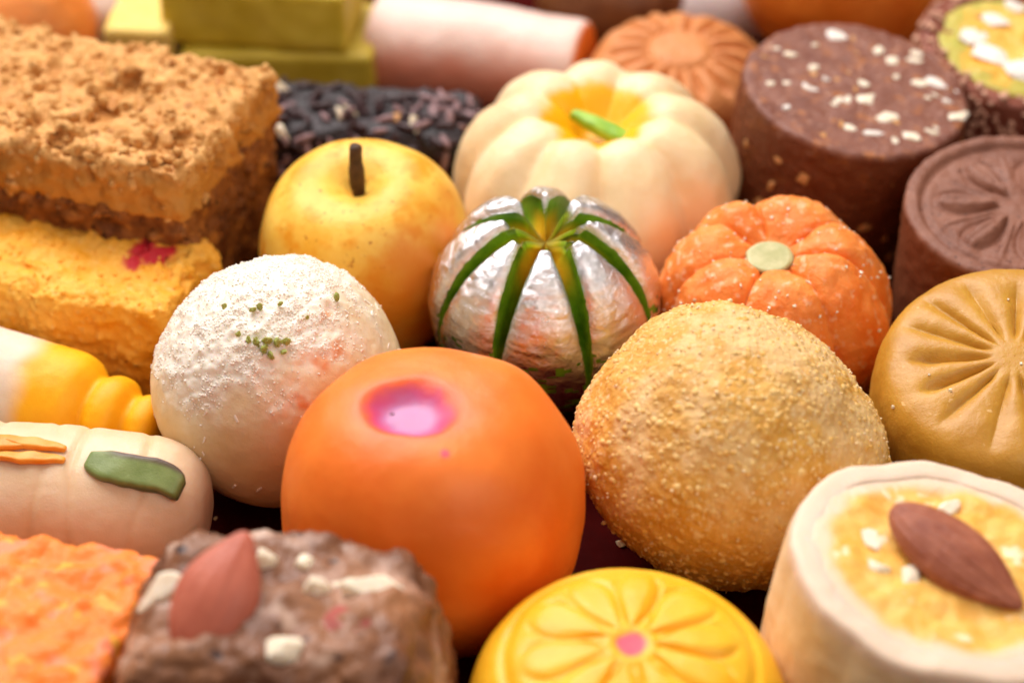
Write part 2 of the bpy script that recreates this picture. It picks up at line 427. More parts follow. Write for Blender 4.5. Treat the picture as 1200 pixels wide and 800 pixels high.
# ------------------------------------------------------------------ silver leaf ball with green slits
def silver_ball():
    R0 = 1.55
    t = thing("silver_leaf_ball", "ball wrapped in silver leaf with green slits opening from its top", "sweet ball", (.45, 1.27, 1.55), (9, 0, -1))
    th = np.radians(np.r_[np.linspace(.5, 30, 60), np.linspace(30.6, 100, 110), np.linspace(101.5, 179.5, 50)])
    def slit(th):
        d = np.degrees(th)
        return np.interp(d, [0, 12, 22, 34, 54, 72, 86, 97, 104, 180], [.16, .16, .138, .122, .105, .08, .05, .020, .0, .0])
    w = slit(th)
    ns, npt = 9, 15
    rows = []; lat = []
    tip = np.radians(18.5)
    phs, rads = [], []
    dep = .46 * sstep(0, .13, w)
    for k in range(8):
        dw = np.array([0.0, .03, -.02, .02, .04, -.03, 0, .02])[k]
        c = math.radians(22.5 + 45 * k - 90 + [0, 2, -3, 3, -2, 2, 0, -2][k])
        cn = math.radians(22.5 + 45 * (k + 1) - 90 + ([0, 2, -3, 3, -2, 2, 0, -2] * 2)[k + 1])
        half = np.minimum(w * (1 + 3 * dw) / (R0 * np.sin(th)), math.radians(21.0))
        half2 = np.minimum(w / (R0 * np.sin(th)), math.radians(21.0))
        for x in (-1, -.95, -.86, -.5, 0, .5, .86, .95):
            phs.append(c + half * x); rads.append(R0 - .07 * sstep(0, .10, w) - dep * (1 - abs(x) ** 5))
        for x in .5 - .5 * np.cos(np.linspace(0, 1, npt + 1)[:-1] * math.pi):
            a0, a1 = c + half, cn - half2
            phs.append(a0 + (a1 - a0) * x)
            bul = (.105 * (1 - abs(2 * x - 1) ** 5) - .07) * sstep(0, .10, w)
            rads.append(R0 + bul - (dep + .05) * (1 - sstep(tip - .07, tip + .05, th)))
    PH = np.array(phs).T; RR = np.array(rads).T
    RR = RR - .35 * (1 - sstep(0, tip * 1.1, th))[:, None]
    TH = th[:, None]
    V = np.stack([RR * np.sin(TH) * np.cos(PH), RR * np.sin(TH) * np.sin(PH), RR * np.cos(TH)], -1)
    n, m_ = PH.shape
    I = np.arange(n * m_).reshape(n, m_); J = np.roll(I, -1, 1)
    Fg = np.stack([I[:-1], I[1:], J[1:], J[:-1]], -1)
    Vf = V.reshape(-1, 3)
    sq = np.array([1.0, 1.0, .985])
    Nn = nrm(Vf); Vb = (Vf + Nn * (.010 * fbm(Vf * 4, 3))[:, None]) * sq
    deepness = np.clip((R0 - np.linalg.norm(Vf, axis=1)) / .42, 0, 1)
    m = sweet("pistachio_paste", '#4c780c', '#7ca61e', 3, .4, .25, (.6, 1, .2), .12, ((18, .5, .02),), masks=(("m1", '#e0a81c'),))
    mk("pistachio_core", Vb, Fg.reshape(-1, 4), m, t, masks={"m1": sstep(.45, .9, deepness + .15 * fbm(Vf * 3, 2)) * .8 * sstep(52, 24, np.degrees(np.repeat(th, m_)))})
    M = Mat("silver_leaf")
    M.set("Base Color", hx('#f6f6fa')); M.set("Metallic", 1.0)
    M.set("Roughness", M.rng(M.noise(5, 5, .7), .35, .7, .10, .30))
    M.bump(M.noise(5, 7, .8, 1.0), .7, .03); M.bump(M.noise(20, 3, .6, .6), .45, .014)
    per = ns - 1 + npt
    for k in range(8):
        cols = np.arange(k * per + ns - 1, k * per + per + 1) % m_
        i0 = np.searchsorted(th, math.radians(16.5)); i1 = np.searchsorted(th, math.radians(128))
        G = I[i0:i1][:, cols]
        P = Vb[G.ravel()]; nr = nrm(P)
        P = P + nr * (.020 + .010 * fbm(P * 5 + k, 4) + .008 * np.abs(perlin(P * 9)))[:, None]
        g = np.arange(G.size).reshape(G.shape)
        q = np.stack([g[:-1, :-1], g[1:, :-1], g[1:, 1:], g[:-1, 1:]], -1).reshape(-1, 4)
        cen = P[q].mean(1)
        ang = np.degrees(np.arccos(np.clip(nrm(cen)[:, 2], -1, 1)))
        xi = np.tile(np.arange(npt), len(th[i0:i1]) - 1)
        edge = np.minimum(xi, npt - 1 - xi)
        tear = fbm(cen * 6.5 + 3, 4)
        thr = 1.3 - .96 * sstep(62, 86, ang) - .12 * sstep(90, 118, ang)
        keep = (tear < thr) & ~((edge < 1) & (fbm(cen * 6 + 8, 3) > .35))
        o = mk("silver_leaf", P, q[keep], M.m, t)
silver_ball()

# ------------------------------------------------------------------ pumpkin-shaped sweets
def sliver(h, bend, n=14):
    """a slice of nut: a long rounded piece, thicker in the middle, bent"""
    V, F = rbox(h, min(h) * .7, min(h) * .35)
    u = V[:, 0] / h[0]
    V = V.copy(); V[:, 1] *= 1 - .55 * u ** 2; V[:, 2] *= 1 - .3 * u ** 2
    V[:, 2] += bend * (1 - u ** 2); V[:, 1] += bend * .6 * u * u
    return V + .02 * np.stack([perlin(V * 5), perlin(V * 5 + 9), perlin(V * 5 + 20)], 1), F

PIST = sweet("pistachio_slice_bright", '#7fae2c', '#a9cc50', 4, .4, .3, (.6, 1, .3), .1, ((20, .3, .01),), masks=(("m1", '#42501c'),))
PISTD = sweet("pistachio_slice_dull", '#74864a', '#86965a', 4, .38, .25, (.6, 1, .3), .1, ((20, .3, .01),), masks=(("m1", '#42521a'), ("m2", '#583640')))

def cream_pumpkin():
    t = thing("pumpkin_sweet", "large cream pumpkin-shaped sweet with a yellow hollow and a green pistachio sliver", "fruit sweet", (1.26, 4.72, 0), (5, 0, 0))
    pr = profile([(0, 2.28), (.22, 2.28), (.42, 2.48), (.72, 2.72), (1.15, 2.86), (1.85, 2.38), (2.16, 1.50), (2.0, .7), (1.4, .1), (0, 0)], 130)
    V, F, PH, R, Z, I = lathe(pr, 320)
    n = 9
    lob = np.sqrt(np.sin(n * (PH + .18) / 2 + .12 * np.sin(PH * 2)) ** 2 + .07)
    crease = np.clip(1 - lob, 0, 1) ** 1.4
    k = sstep(.25, .9, R)
    out = nrm(V - [0, 0, 1.3])
    V = V + out * ((-.24 * crease * k + .055 * lob * k) * (.45 + .65 * sstep(3.0, 2.3, Z)))[:, None]
    V = V + out * (.045 * perlin(out * 2.2 + 6) + .012 * fbm(V * 2.5, 4))[:, None]
    topm = Z > 2.1
    dye = sstep(.86, .62, R - .40 * crease * (perlin(np.stack([np.cos(PH) * 2, np.sin(PH) * 2, 0 * PH], 1)) * .8 + .6) + .16 * fbm(V * 2.5, 3)) * topm * (I < 70)
    crz = sstep(.25, .8, crease) * sstep(.7, 1.2, R) * sstep(2.2, 1.2, R) * .35 * sstep(1.0, 2.2, Z) * (perlin(V * .9 + 3) > -.1)
    m = sweet("cream_fudge", '#ebcc9a', '#f2dab0', 1.2, .42, .25, (1, .65, .35), .28, ((12, .25, .02), (3, .15, .06)),
              masks=(("m2", '#efb04a'), ("m1", '#f6b400')), spec=.36)
    mk("body", V, F, m, t, masks={"m1": dye, "m2": crz})
    SV, SF = sliver((.62, .14, .10), .03)
    mk("pistachio_sliver", SV @ rotm(6, 12, -27).T + [.14, -.16, 2.50], SF, PIST, t, masks={"m1": sstep(-.02, -.07, SV[:, 2]) + 0})
cream_pumpkin()

def orange_pumpkin():
    t = thing("pumpkin_sweet", "orange pumpkin-shaped sweet dusted with sugar, pistachio slice as its stalk", "fruit sweet", (3.68, 1.60, -.08), (10, -4, 0))
    pr = profile([(0, 2.50), (.18, 2.48), (.42, 2.62), (.85, 2.78), (1.30, 2.45), (1.62, 1.75), (1.68, 1.2), (1.45, .5), (1.0, .05), (0, 0)], 120)
    V, F, PH, R, Z, I = lathe(pr, 300)
    n = 7
    ph2 = PH + .10 * np.sin(2 * PH + 1) + .07 * np.sin(3 * PH) + .05 * perlin(V * 1.2)
    lob = np.abs(np.sin(n * (ph2 + .22) / 2)) ** .38
    k = sstep(.2, .55, R)
    out = nrm(V - [0, 0, 1.1])
    V = V + out * ((-.19 * (1 - lob) + .03 * lob) * k)[:, None]
    f1, idn, f2 = worley(V * 5)
    V = V + out * (.04 * fbm(V * 2.2, 4) + .03 * (.6 - f1) + .04 * perlin(V * 1.1 + 3))[:, None]
    m = sweet("orange_coarse_fudge", '#ee7a26', '#f59648', 2.4, .45, .3, (1, .45, .15), .14, ((16, .7, .03), (45, .4, .01)),
              specks=((7, .58, .68, '#f7b384'),))
    mk("body", V, F, m, t)
    r2 = np.random.default_rng(31)
    P, N = sample(V, F, 190, sstep(.3, 2.2, Z), 14)
    s = r2.uniform(.006, .016, (190, 1)) * r2.uniform(.6, 1.5, (190, 3))
    scatter("sugar_grain", P, N, s, SUGAR, t, 15)
    CV, CF = ball(16)
    S = CV * [.32, .29, .12]; S[:, 2] = np.clip(S[:, 2], -.1, .055); S[:, 0] *= 1 + .12 * perlin(CV * 1.5)
    ms = sweet("pistachio_cut_face", '#b2b078', '#ccc694', 5, .35, .2, bumps=((20, .3, .01),), masks=(("m1", '#5a3f24'),))
    mk("pistachio_slice", S @ rotm(6, 4, 10).T + [-.06, -.14, 2.60], CF, ms, t, masks={"m1": sstep(.045, .0, S[:, 2])})
orange_pumpkin()

# ------------------------------------------------------------------ nut pieces shared by several sweets
def chunk_mesh(name, mat, seed, n=9, squash=(1, .8, .8), soft=False):
    r = np.random.default_rng(seed)
    CV, CF = ball(n)
    D = nrm(r.normal(size=(14, 3)) * [1, 1, .6]); cut = r.uniform(.62, .9, 14) if soft else r.uniform(.45, .8, 14)
    V = CV.copy()
    for d, c in zip(D, cut):
        p = V @ d; V = V - np.maximum(p - c, 0)[:, None] * d
    V = V * np.array(squash)
    V = V / np.abs(V).max(0) * np.array(squash) * .95
    o = mk(name, V, CF, mat, smooth=soft); me = o.data; bpy.data.objects.remove(o); return me

def almond(name, L, Wd, T, mat, parent, loc, R, ridge=.022):
    CV, CF = ball(28)
    u = CV[:, 0]
    s = np.where(u > 0, (1 - np.clip(u, 0, 1) ** 1.8 * .42), 1 - .10 * u * u)
    V = CV * [L / 2, Wd / 2, T / 2]; V[:, 1] *= s; V[:, 2] *= s
    V[:, 0] += .03 * L * sstep(.75, 1, u)
    a = np.arctan2(CV[:, 2], CV[:, 1])
    V = V + nrm(CV) * (ridge * perlin(np.stack([u * .8, np.cos(a) * 5, np.sin(a) * 5], 1)))[:, None]
    return mk(name, V @ np.asarray(R).T + loc, CF, mat, parent)

ALM = sweet("almond_skin", '#8e4a34', '#b06a4e', 3, .4, .1, bumps=((24, .6, .02), (6, .4, .04)))
CASH = sweet("cashew_piece", '#efdcbc', '#f8ecd8', 4, .5, .3, (1, .8, .5), .1, ((20, .3, .01),))
CASH_W = sweet("cashew_piece_white", '#efe2d4', '#fbf4ea', 4, .45, .3, (1, .8, .6), .1, ((20, .3, .01),))
CASH_T = sweet("cashew_piece_toasted", '#c98a4e', '#dca66a', 4, .5, .2, bumps=((20, .3, .01),))
nut_c = [chunk_mesh("nut_piece", CASH, 40 + k) for k in range(4)]
nut_w = [chunk_mesh("nut_piece", CASH_W, 50 + k) for k in range(4)]
nut_s = [chunk_mesh("nut_piece", CASH, 70 + k, 10, (1, .8, .8), True) for k in range(4)]
nut_t = [chunk_mesh("nut_piece", CASH_T, 60 + k) for k in range(3)]

# ------------------------------------------------------------------ fig and nut roll slice
def fig_roll():
    t = thing("fig_roll_slice", "thick dark brown fig roll slice with chopped nuts in its flat top", "sweet roll", (4.88, 5.74, 0), (7, 5.6, 0))
    H, R0 = 2.66, 1.68
    pr = profile([(0, H), (1.0, H), (R0 - .20, H), (R0 - .08, H), (R0 - .02, H - .005), (R0, H - .03), (R0, H - .10), (R0 + .01, H - .22), (R0 + .02, H - .6), (R0 - .02, .4), (R0 - .15, .05), (1, 0), (0, 0)], 130, 3)
    V, F, PH, R, Z, I = lathe(pr, 220)
    N = normals(V, F)
    V = V + N * (.018 * fbm(V * 3, 4) + .03 * perlin(V * .9) * (R > R0 - .2) + .022 * np.abs(perlin(V * 7)) * (1 + (R > R0 - .1)))[:, None]
    side = sstep(H - .03, H - .12, Z)
    m = sweet("fig_paste", '#764434', '#8e5c4a', 2.5, .40, 0, (1, .4, .2), .08, ((14, .7, .03), (50, .6, .01)),
              masks=(("m1", '#6c3412'),), specks=((5, .60, .68, '#a8683c'), (12, .62, .70, '#b48a74'), (20, .66, .72, '#3a1c16')), spec=.36)
    mk("paste", V, F, m, t, masks={"m1": side * .75})
    r2 = np.random.default_rng(5)
    # chips in the top face: x, y, half length, half width, angle
    chips = [(-.15, 1.35, .26, .13, 10), (-.95, .72, .13, .07, -20), (-.62, .42, .12, .08, 30), (.10, .10, .11, .09, 0), (-.72, -.10, .17, .08, -25), (.08, -.28, .20, .13, 10),
             (.38, -.68, .22, .13, 15), (.98, .22, .15, .12, 40), (1.28, .28, .30, .10, -28), (1.42, -.52, .24, .11, 15), (.72, -1.10, .17, .11, -35), (-.22, -1.05, .11, .09, 0),
             (.12, -1.12, .20, .06, 12), (.98, -.95, .18, .05, -30), (.62, .78, .14, .12, 60), (.95, .82, .16, .08, 10), (-1.10, -.65, .12, .05, 60), (-1.32, -.1, .10, .07, 0),
             (.45, 1.05, .10, .12, 0), (1.02, 1.02, .12, .08, 0), (-.45, .15, .06, .05, 0), (.62, .35, .10, .07, 20), (1.05, -.12, .08, .06, 0), (-.4, -.5, .07, .05, 0), (1.35, -.15, .09, .05, 0), (-.55, 1.02, .08, .05, 0)]
    for k, (x, y, a, b, an) in enumerate(chips):
        put("nut_chip", (nut_c if k % 4 else nut_w)[k % 4], t, (x, y, H - .012), (0, 0, math.radians(an)), (a * 1.15, b * 1.45, .06))
    for k in range(22):
        a, q = r2.uniform(0, 6.28), 1.5 * r2.random() ** .5; z = r2.uniform(.05, .10)
        put("nut_chip", (nut_t if k % 3 else nut_c)[k % 3], t, (q * math.cos(a), q * math.sin(a), H - .012), (0, 0, a), (z * 1.3, z, .05))
    for k in range(34):
        a = math.radians(r2.uniform(185, 350)); z = r2.uniform(.3, H - .25)
        put("nut_chip", nut_t[k % 3], t, (R0 * math.cos(a), R0 * math.sin(a), z), (r2.uniform(0, 3), 0, a), (.05, r2.uniform(.06, .14), r2.uniform(.07, .16)))
fig_roll()

# ------------------------------------------------------------------ stamped discs
def stamped(t, pr, nphi, fun, mat, maskfun=None, rough=.0, freq=3.0, n=150):
    V, F, PH, R, Z, I = lathe(profile(pr, n, 3), nphi)
    top = (I < n * .62) & (V[:, 2] > 0)
    V = V.copy(); V[:, 2] += fun(R, PH, Z) * top
    N = normals(V, F)
    V = V + N * (rough * fbm(V * freq, 4) + .02 * perlin(V * .7 + 3))[:, None]
    masks = maskfun(V, R, PH, Z) if maskfun else None
    mk("body", V, F, mat, t, masks=masks)
    return V, F

def chocolate_peda():
    t = thing("chocolate_peda", "round chocolate brown disc with raised rim and stamped petals, at the right edge", "sweet disc", (7.12, 2.80, 0), (8, -1, 0))
    def fun(R, PH, Z):
        R = R / 1.15
        h = .06 * sstep(1.18, 1.24, R) - .05 * np.exp(-((R - 1.16) / .035) ** 2)
        h = h + .012 * np.exp(-((R - 1.10) / .03) ** 2)
        n = 7
        a = (PH * n / (2 * math.pi) + .18) % 1 - .5
        w = np.sin(np.clip((R - .22) / .82, 0, 1) * math.pi) ** .6 * .30
        lat = np.abs(a) / np.maximum(w, .02)
        pet = sstep(1.0, .35, lat) * sstep(.22, .34, R) * sstep(1.04, .94, R)
        edge = np.exp(-((lat - 1.05) / .22) ** 2) * sstep(.2, .3, R) * sstep(1.06, .9, R)
        vein = np.exp(-(a / .02) ** 2) * sstep(.4, .5, R) * sstep(.98, .85, R)
        mid = np.exp(-((np.abs(a) - .5) / .03) ** 2) * sstep(.3, .4, R) * sstep(1.05, .9, R)
        return h + .085 * pet - .04 * edge - .01 * vein + .03 * mid + .02 * sstep(.2, .08, R)
    m = sweet("chocolate_fudge", '#7e503e', '#90604c', 2.0, .5, 0, (1, .4, .25), .08, ((25, .5, .02), (70, .5, .008)), masks=(("m1", '#7a4020'),), specks=((18, .64, .7, '#4d2a22'),))
    stamped(t, [(0, 2.36), (.8, 2.36), (1.3, 2.36), (1.46, 2.36), (1.55, 2.355), (1.60, 2.32), (1.61, 2.24), (1.61, 2.1), (1.60, 1.6), (1.62, .6), (1.5, .05), (.8, 0), (0, 0)], 340, fun, m,
            lambda V, R, PH, Z: {"m1": sstep(2.33, 2.22, Z) * .8}, .016, 5)
chocolate_peda()

def rays(n, r0, r1, depth, seed, sharp=2.0, off=0.):
    def fun(R, PH, Z):
        a = PH * n / (2 * math.pi) + off + .10 * np.sin(PH * 2 + seed) + .06 * np.sin(PH * 5 + seed)
        g = np.abs(np.cos(a * math.pi)) ** sharp
        ln = r1 * (1 + .08 * np.sin(PH * 3 + seed))
        return -depth * (.8 + .35 * np.sin(PH * 4 + seed * 3) * np.sin(PH * 7)) * (1 - g) ** 1.3 * sstep(r0, r0 + .25, R) * sstep(ln, ln - .45, R) + .02 * sstep(.5, .0, R)
    return fun

def mustard_peda():
    t = thing("mustard_peda", "mustard brown disc stamped with a sunburst of rays, at the right edge", "sweet disc", (6.56, -.66, 0), (15, -6, 0))
    f0 = rays(15, .24, 1.52, .15, 1.0, .9, .2)
    m = sweet("mustard_fudge", '#b68024', '#c69234', 1.3, .42, .3, (1, .5, .15), .16, ((16, .25, .02), (4, .15, .05)), specks=((9, .70, .76, '#d9b070'),), spec=.45)
    V, F = stamped(t, [(0, 2.60), (.9, 2.61), (1.40, 2.58), (1.68, 2.40), (1.80, 1.80), (1.82, 1.1), (1.75, .4), (1.3, 0), (0, 0)], 360, f0, m, None, .010, 3)
    r2 = np.random.default_rng(8)
    P, N = sample(V, F, 26, None, 3)
    scatter("crumb", P, N, r2.uniform(.008, .016, (26, 1)) * r2.uniform(.7, 1.3, (26, 3)), SUGAR, t, 4)
mustard_peda()

def peach_peda():
    t = thing("peach_peda", "peach brown ridged disc with petal stamp, behind the cream pumpkin sweet", "sweet disc", (2.72, 8.45, 0), (9, 0, 0))
    f0 = rays(17, .45, 1.48, .22, 2.2, 1.2)
    def fun(R, PH, Z): return f0(R, PH, Z) - .06 * np.exp(-((R - .52) / .06) ** 2)
    m = sweet("peach_fudge", '#c47a40', '#d89058', 1.6, .48, 0, (1, .5, .2), .12, ((14, .4, .02),))
    stamped(t, [(0, 1.90), (.8, 1.88), (1.2, 1.76), (1.48, 1.42), (1.54, 1.0), (1.46, .4), (1.1, 0), (0, 0)], 300, fun, m, None, .015, 3, 130)
peach_peda()

def yellow_peda():
    t = thing("yellow_peda", "bright yellow domed disc with embossed petals and a pink centre dot, at the front", "sweet disc", (1.27, -6.30, 0), (4, 0, 0))
    def fun(R, PH, Z):
        n = 10
        a = (PH * n / (2 * math.pi) + .25) + .07 * np.sin(PH * 3) + .05 * np.sin(PH * 7 + R * 3)
        a = a % 1 - .5
        w = np.sin(np.clip((R - .26) / .95, 0, 1) * math.pi) ** .45 * .49
        lat = np.abs(a) / np.maximum(w, .03)
        ins = sstep(.2, .35, R) * sstep(1.26, 1.05, R)
        groove = np.exp(-((lat - 1.0) / .13) ** 2) * ins
        puff = sstep(1.0, .45, lat) * ins
        irr = .75 + .35 * np.sin(PH * 2 + 1) * np.sin(PH * 3 + R * 2)
        return (.045 * puff - .05 * groove) * irr - .05 * np.exp(-((R - 1.36) / .06) ** 2) + .03 * np.exp(-((R - .24) / .05) ** 2)
    m = sweet("yellow_fudge", '#f2ae18', '#f8bf30', 1.2, .38, .35, (1, .6, .15), .18, ((14, .2, .02), (4, .12, .05)), masks=(("m1", '#e04a64'),), spec=.36)
    V, F = stamped(t, [(0, 2.36), (.7, 2.36), (1.2, 2.27), (1.58, 1.98), (1.78, 1.5), (1.80, 1.0), (1.7, .4), (1.3, 0), (0, 0)], 360, fun, m,
            lambda V, R, PH, Z: {"m1": sstep(.19, .14, R + .03 * perlin(V * 6)) * (Z > 1.5)}, .006, 3)
yellow_peda()

# ------------------------------------------------------------------ white shell with yellow filling and an almond
def filled_roll():
    t = thing("filled_roll_slice", "white-walled roll slice with yellow filling and a whole almond on it", "sweet roll", (4.45, -5.26, 0), (2.7, 8.6, 0))
    H, R0 = 2.60, 1.72
    el = np.array([1.02, 1.0, 1])
    pr = profile([(1.42, H - .35), (1.42, H - .02), (1.43, H + .0), (1.48, H + .005), (1.60, H + .005), (R0 - .04, H + .0), (R0, H - .02), (R0 + .015, H - .06), (R0 + .025, H - .16), (R0 + .03, H - .35), (R0 + .04, 1.3), (R0 - .05, .4), (R0 - .3, .0), (.6, 0), (0, 0)], 110, 2)
    V, F, PH, R, Z, I = lathe(pr, 240)
    V = V * el; N = normals(V, F)
    V = V + N * (.035 * perlin(V * 1.1) + .010 * fbm(V * 4, 3))[:, None]
    V[:, :2] *= (1 + .022 * np.abs(np.sin(PH * 4.5 + 1)) + .02 * perlin(np.stack([np.cos(PH) * 2.5, np.sin(PH) * 2.5, 0 * PH], 1)))[:, None]
    V[:, 2] += .05 * perlin(V * 1.0 + 4) * (Z > 2)
    V[:, 2] = np.maximum(V[:, 2], -.25 * V[:, 0] - .6)
    m = sweet("white_fudge_wall", '#e8c894', '#efd6ac', 1.5, .55, .45, (1, .7, .4), .22, ((14, .3, .02),), masks=(("m1", '#e6cdb6'),))
    mk("wall", V, F, m, t, masks={"m1": sstep(H - .25, H - .05, Z)})
    pr = profile([(0, H - .02), (.7, H - .02), (1.44, H), (1.60, H - .02), (1.60, H - .3), (0, H - .3)], 70, 2)
    V, F, PH, R, Z, I = lathe(pr, 200)
    V = V * el
    f1, idn, f2 = worley(V * 4)
    V[:, 2] += (.07 * fbm(V * 1.8, 4) + .05 * (.5 - f1)) * (Z > H - .1) * sstep(1.36, 1.15, R) + .05 * perlin(V * 1.0 + 4)
    m = sweet("yellow_filling", '#efae44', '#f6c870', 2.2, .42, .35, (1, .65, .25), .15, ((12, .5, .03), (40, .3, .01)), specks=((3.2, .64, .72, '#f6e2b8'),), masks=(("m1", '#eed8c4'),))
    mk("filling", V, F, m, t, masks={"m1": sstep(1.22, 1.42, R + .12 * fbm(V * 1.5, 3)) * .8})
    r2 = np.random.default_rng(12)
    for k, (x, y) in enumerate([(-.85, .28), (-.90, -.15), (-.48, -.22), (.15, .95)]):
        put("nut_piece", nut_c[k % 4], t, (x, y, H - .035), (0, 0, r2.uniform(0, 6)), (.21, .17, .09))
    almond("almond", 1.75, .82, .46, ALM, t, [.0, -.04, H + .17], rotm(14, 6, -42))
filled_roll()

# ------------------------------------------------------------------ sesame crusted roll
SEED = (ball(4)[0] * [1, .62, .42] * (1 - .35 * np.clip(ball(4)[0][:, :1], 0, 1)), ball(4)[1])
def sesame_roll():
    t = thing("sesame_roll_slice", "sesame crusted roll slice with green and yellow filling, top right corner", "sweet roll", (7.55, 7.35, 0), (10, 6, 0))
    H, R0 = 2.55, 1.50
    pr = profile([(0, H), (.8, H), (1.26, H), (1.30, H + .03), (R0 - .03, H + .02), (R0, H - .1), (R0, 1.3), (R0 - .05, .3), (R0 - .25, 0), (.6, 0), (0, 0)], 100, 2)
    V, F, PH, R, Z, I = lathe(pr, 180); N = normals(V, F)
    V = V + N * (.02 * fbm(V * 3, 3))[:, None]
    m = sweet("brown_crust", '#7c4030', '#965844', 3, .5, .1, bumps=((18, .6, .03),))
    mk("crust", V, F, m, t)
    w = ((R > 1.24) & (Z > .2)).astype(float)
    P, N = sample(V, F, 1100, w, 44); r2 = np.random.default_rng(3)
    s = r2.uniform(.065, .095, (1100, 1)) * np.array([[1, 1, 1]])
    scatter("sesame_seed", P, N, s, sweet("sesame", '#b47c66', '#dcac90', 8, .45, 0, bumps=()), t, 5, tilt=.25, tmpl=SEED, jitter=.06, smooth=True, sink=.3)
    pr = profile([(0, H + .05), (.7, H + .05), (1.2, H + .03), (1.27, H - .05), (0, H - .1)], 60, 2)
    V, F, PH, R, Z, I = lathe(pr, 140)
    V[:, 2] += .06 * fbm(V * 2, 3) * sstep(1.25, 1.05, R)
    gr = sstep(.80, 1.05, R + .35 * fbm(V * 1.6 + 2, 3)) * .85
    m = sweet("saffron_filling", '#e9a83c', '#eec062', 1.8, .45, .3, bumps=((10, .5, .03),), masks=(("m1", '#b4b052'),), specks=((4, .64, .7, '#6f9a2c'),))
    mk("filling", V, F, m, t, masks={"m1": gr})
    for k, (x, y, s, a) in enumerate([(-.70, .10, .22, 20), (-.30, .62, .22, -30), (-.48, -.28, .26, -8), (.02, -.62, .30, 40), (.30, -.30, .24, 10), (.5, .5, .25, 0), (.75, -.5, .2, 0), (.1, 1.0, .16, 0)]):
        put("nut_piece", nut_w[k % 4], t, (x, y, H + .07), (.06, 0, math.radians(a)), (s * 1.25, s * 1.15, .05))
sesame_roll()

# ------------------------------------------------------------------ two-layer crumbly cake block
def crumb(V, F, amp, cell, seed=0, fine=.03):
    N = normals(V, F)
    f1, idn, f2 = worley(V / cell + seed)
    g1, gd, g2 = worley(V / (cell * .45) + seed + 5)
    h = amp * ((.75 - f1) * (.35 + 1.1 * idn)) + amp * .45 * (.6 - g1) + fine * fbm(V * 2.5 + seed, 4)
    return V + N * h[:, None], f1

def milk_cake():
    t = thing("crumbly_cake_block", "tall crumbly tan block with a dark lower layer, at the left edge", "sweet block", (-6.22, 4.20, 0), (0, 0, -19))
    hx_, hy = 2.35, 1.55
    V, F = rbox((hx_, hy, .42), .10, .045)
    V0 = V; N0 = normals(V, F); soft = (.75 + .25 * sstep(-.55, -.2, N0[:, 1]) + .5 * sstep(.3, .8, N0[:, 2])) * sstep(-.75, -.2, N0[:, 2])
    V1, f1 = crumb(V, F, .16, .24, 3, .05); V = V0 + (V1 - V0) * np.clip(soft, 0, 1.1)[:, None]
    pit = sstep(.25, .5, fbm(V * 1.5 + 7, 3)) * soft; N = normals(V, F)
    V = V - N * (.13 * pit)[:, None]
    m = sweet("tan_crumb", '#c58640', '#e4b06a', 3, .6, 0, (1, .5, .2), .10, ((14, .8, .03), (40, .5, .01)),
              masks=(("m1", '#c07c24'),), specks=((6, .60, .70, '#b5763a'), (9, .68, .74, '#a0522e')), spec=.3)
    mk("tan_layer", V + [0, 0, 2.78], F, m, t, masks={"m1": sstep(.35, .1, V[:, 2]) * .7})
    P, N = sample(V, F, 900, sstep(.0, .3, V[:, 2]) + .45, 19); r2 = np.random.default_rng(9)
    scatter("crumb", P + [0, 0, 2.78], N, r2.uniform(.02, .075, (900, 1)) * r2.uniform(.6, 1.5, (900, 3)), m, t, 20, tmpl=ball(3), smooth=True, sink=.6, jitter=.35)
    V, F = rbox((hx_ - .05, hy - .05, 1.21), .08, .05)
    V, f1 = crumb(V, F, .15, .28, 9, .06)
    m = sweet("dark_crumb", '#6a3814', '#a5652c', 2.6, .6, 0, bumps=((14, .8, .03),), specks=((4, .56, .68, '#b8742e'), (6, .62, .7, '#38190a')), spec=.3)
    mk("dark_layer", V + [0, 0, 1.21], F, m, t)
    P, N = sample(V, F, 600, (V[:, 2] > -.2) + .1, 33)
    scatter("crumb", P + [0, 0, 1.21], N, r2.uniform(.02, .08, (600, 1)) * r2.uniform(.6, 1.5, (600, 3)), m, t, 34, tmpl=ball(3), smooth=True, sink=.6, jitter=.35)
milk_cake()

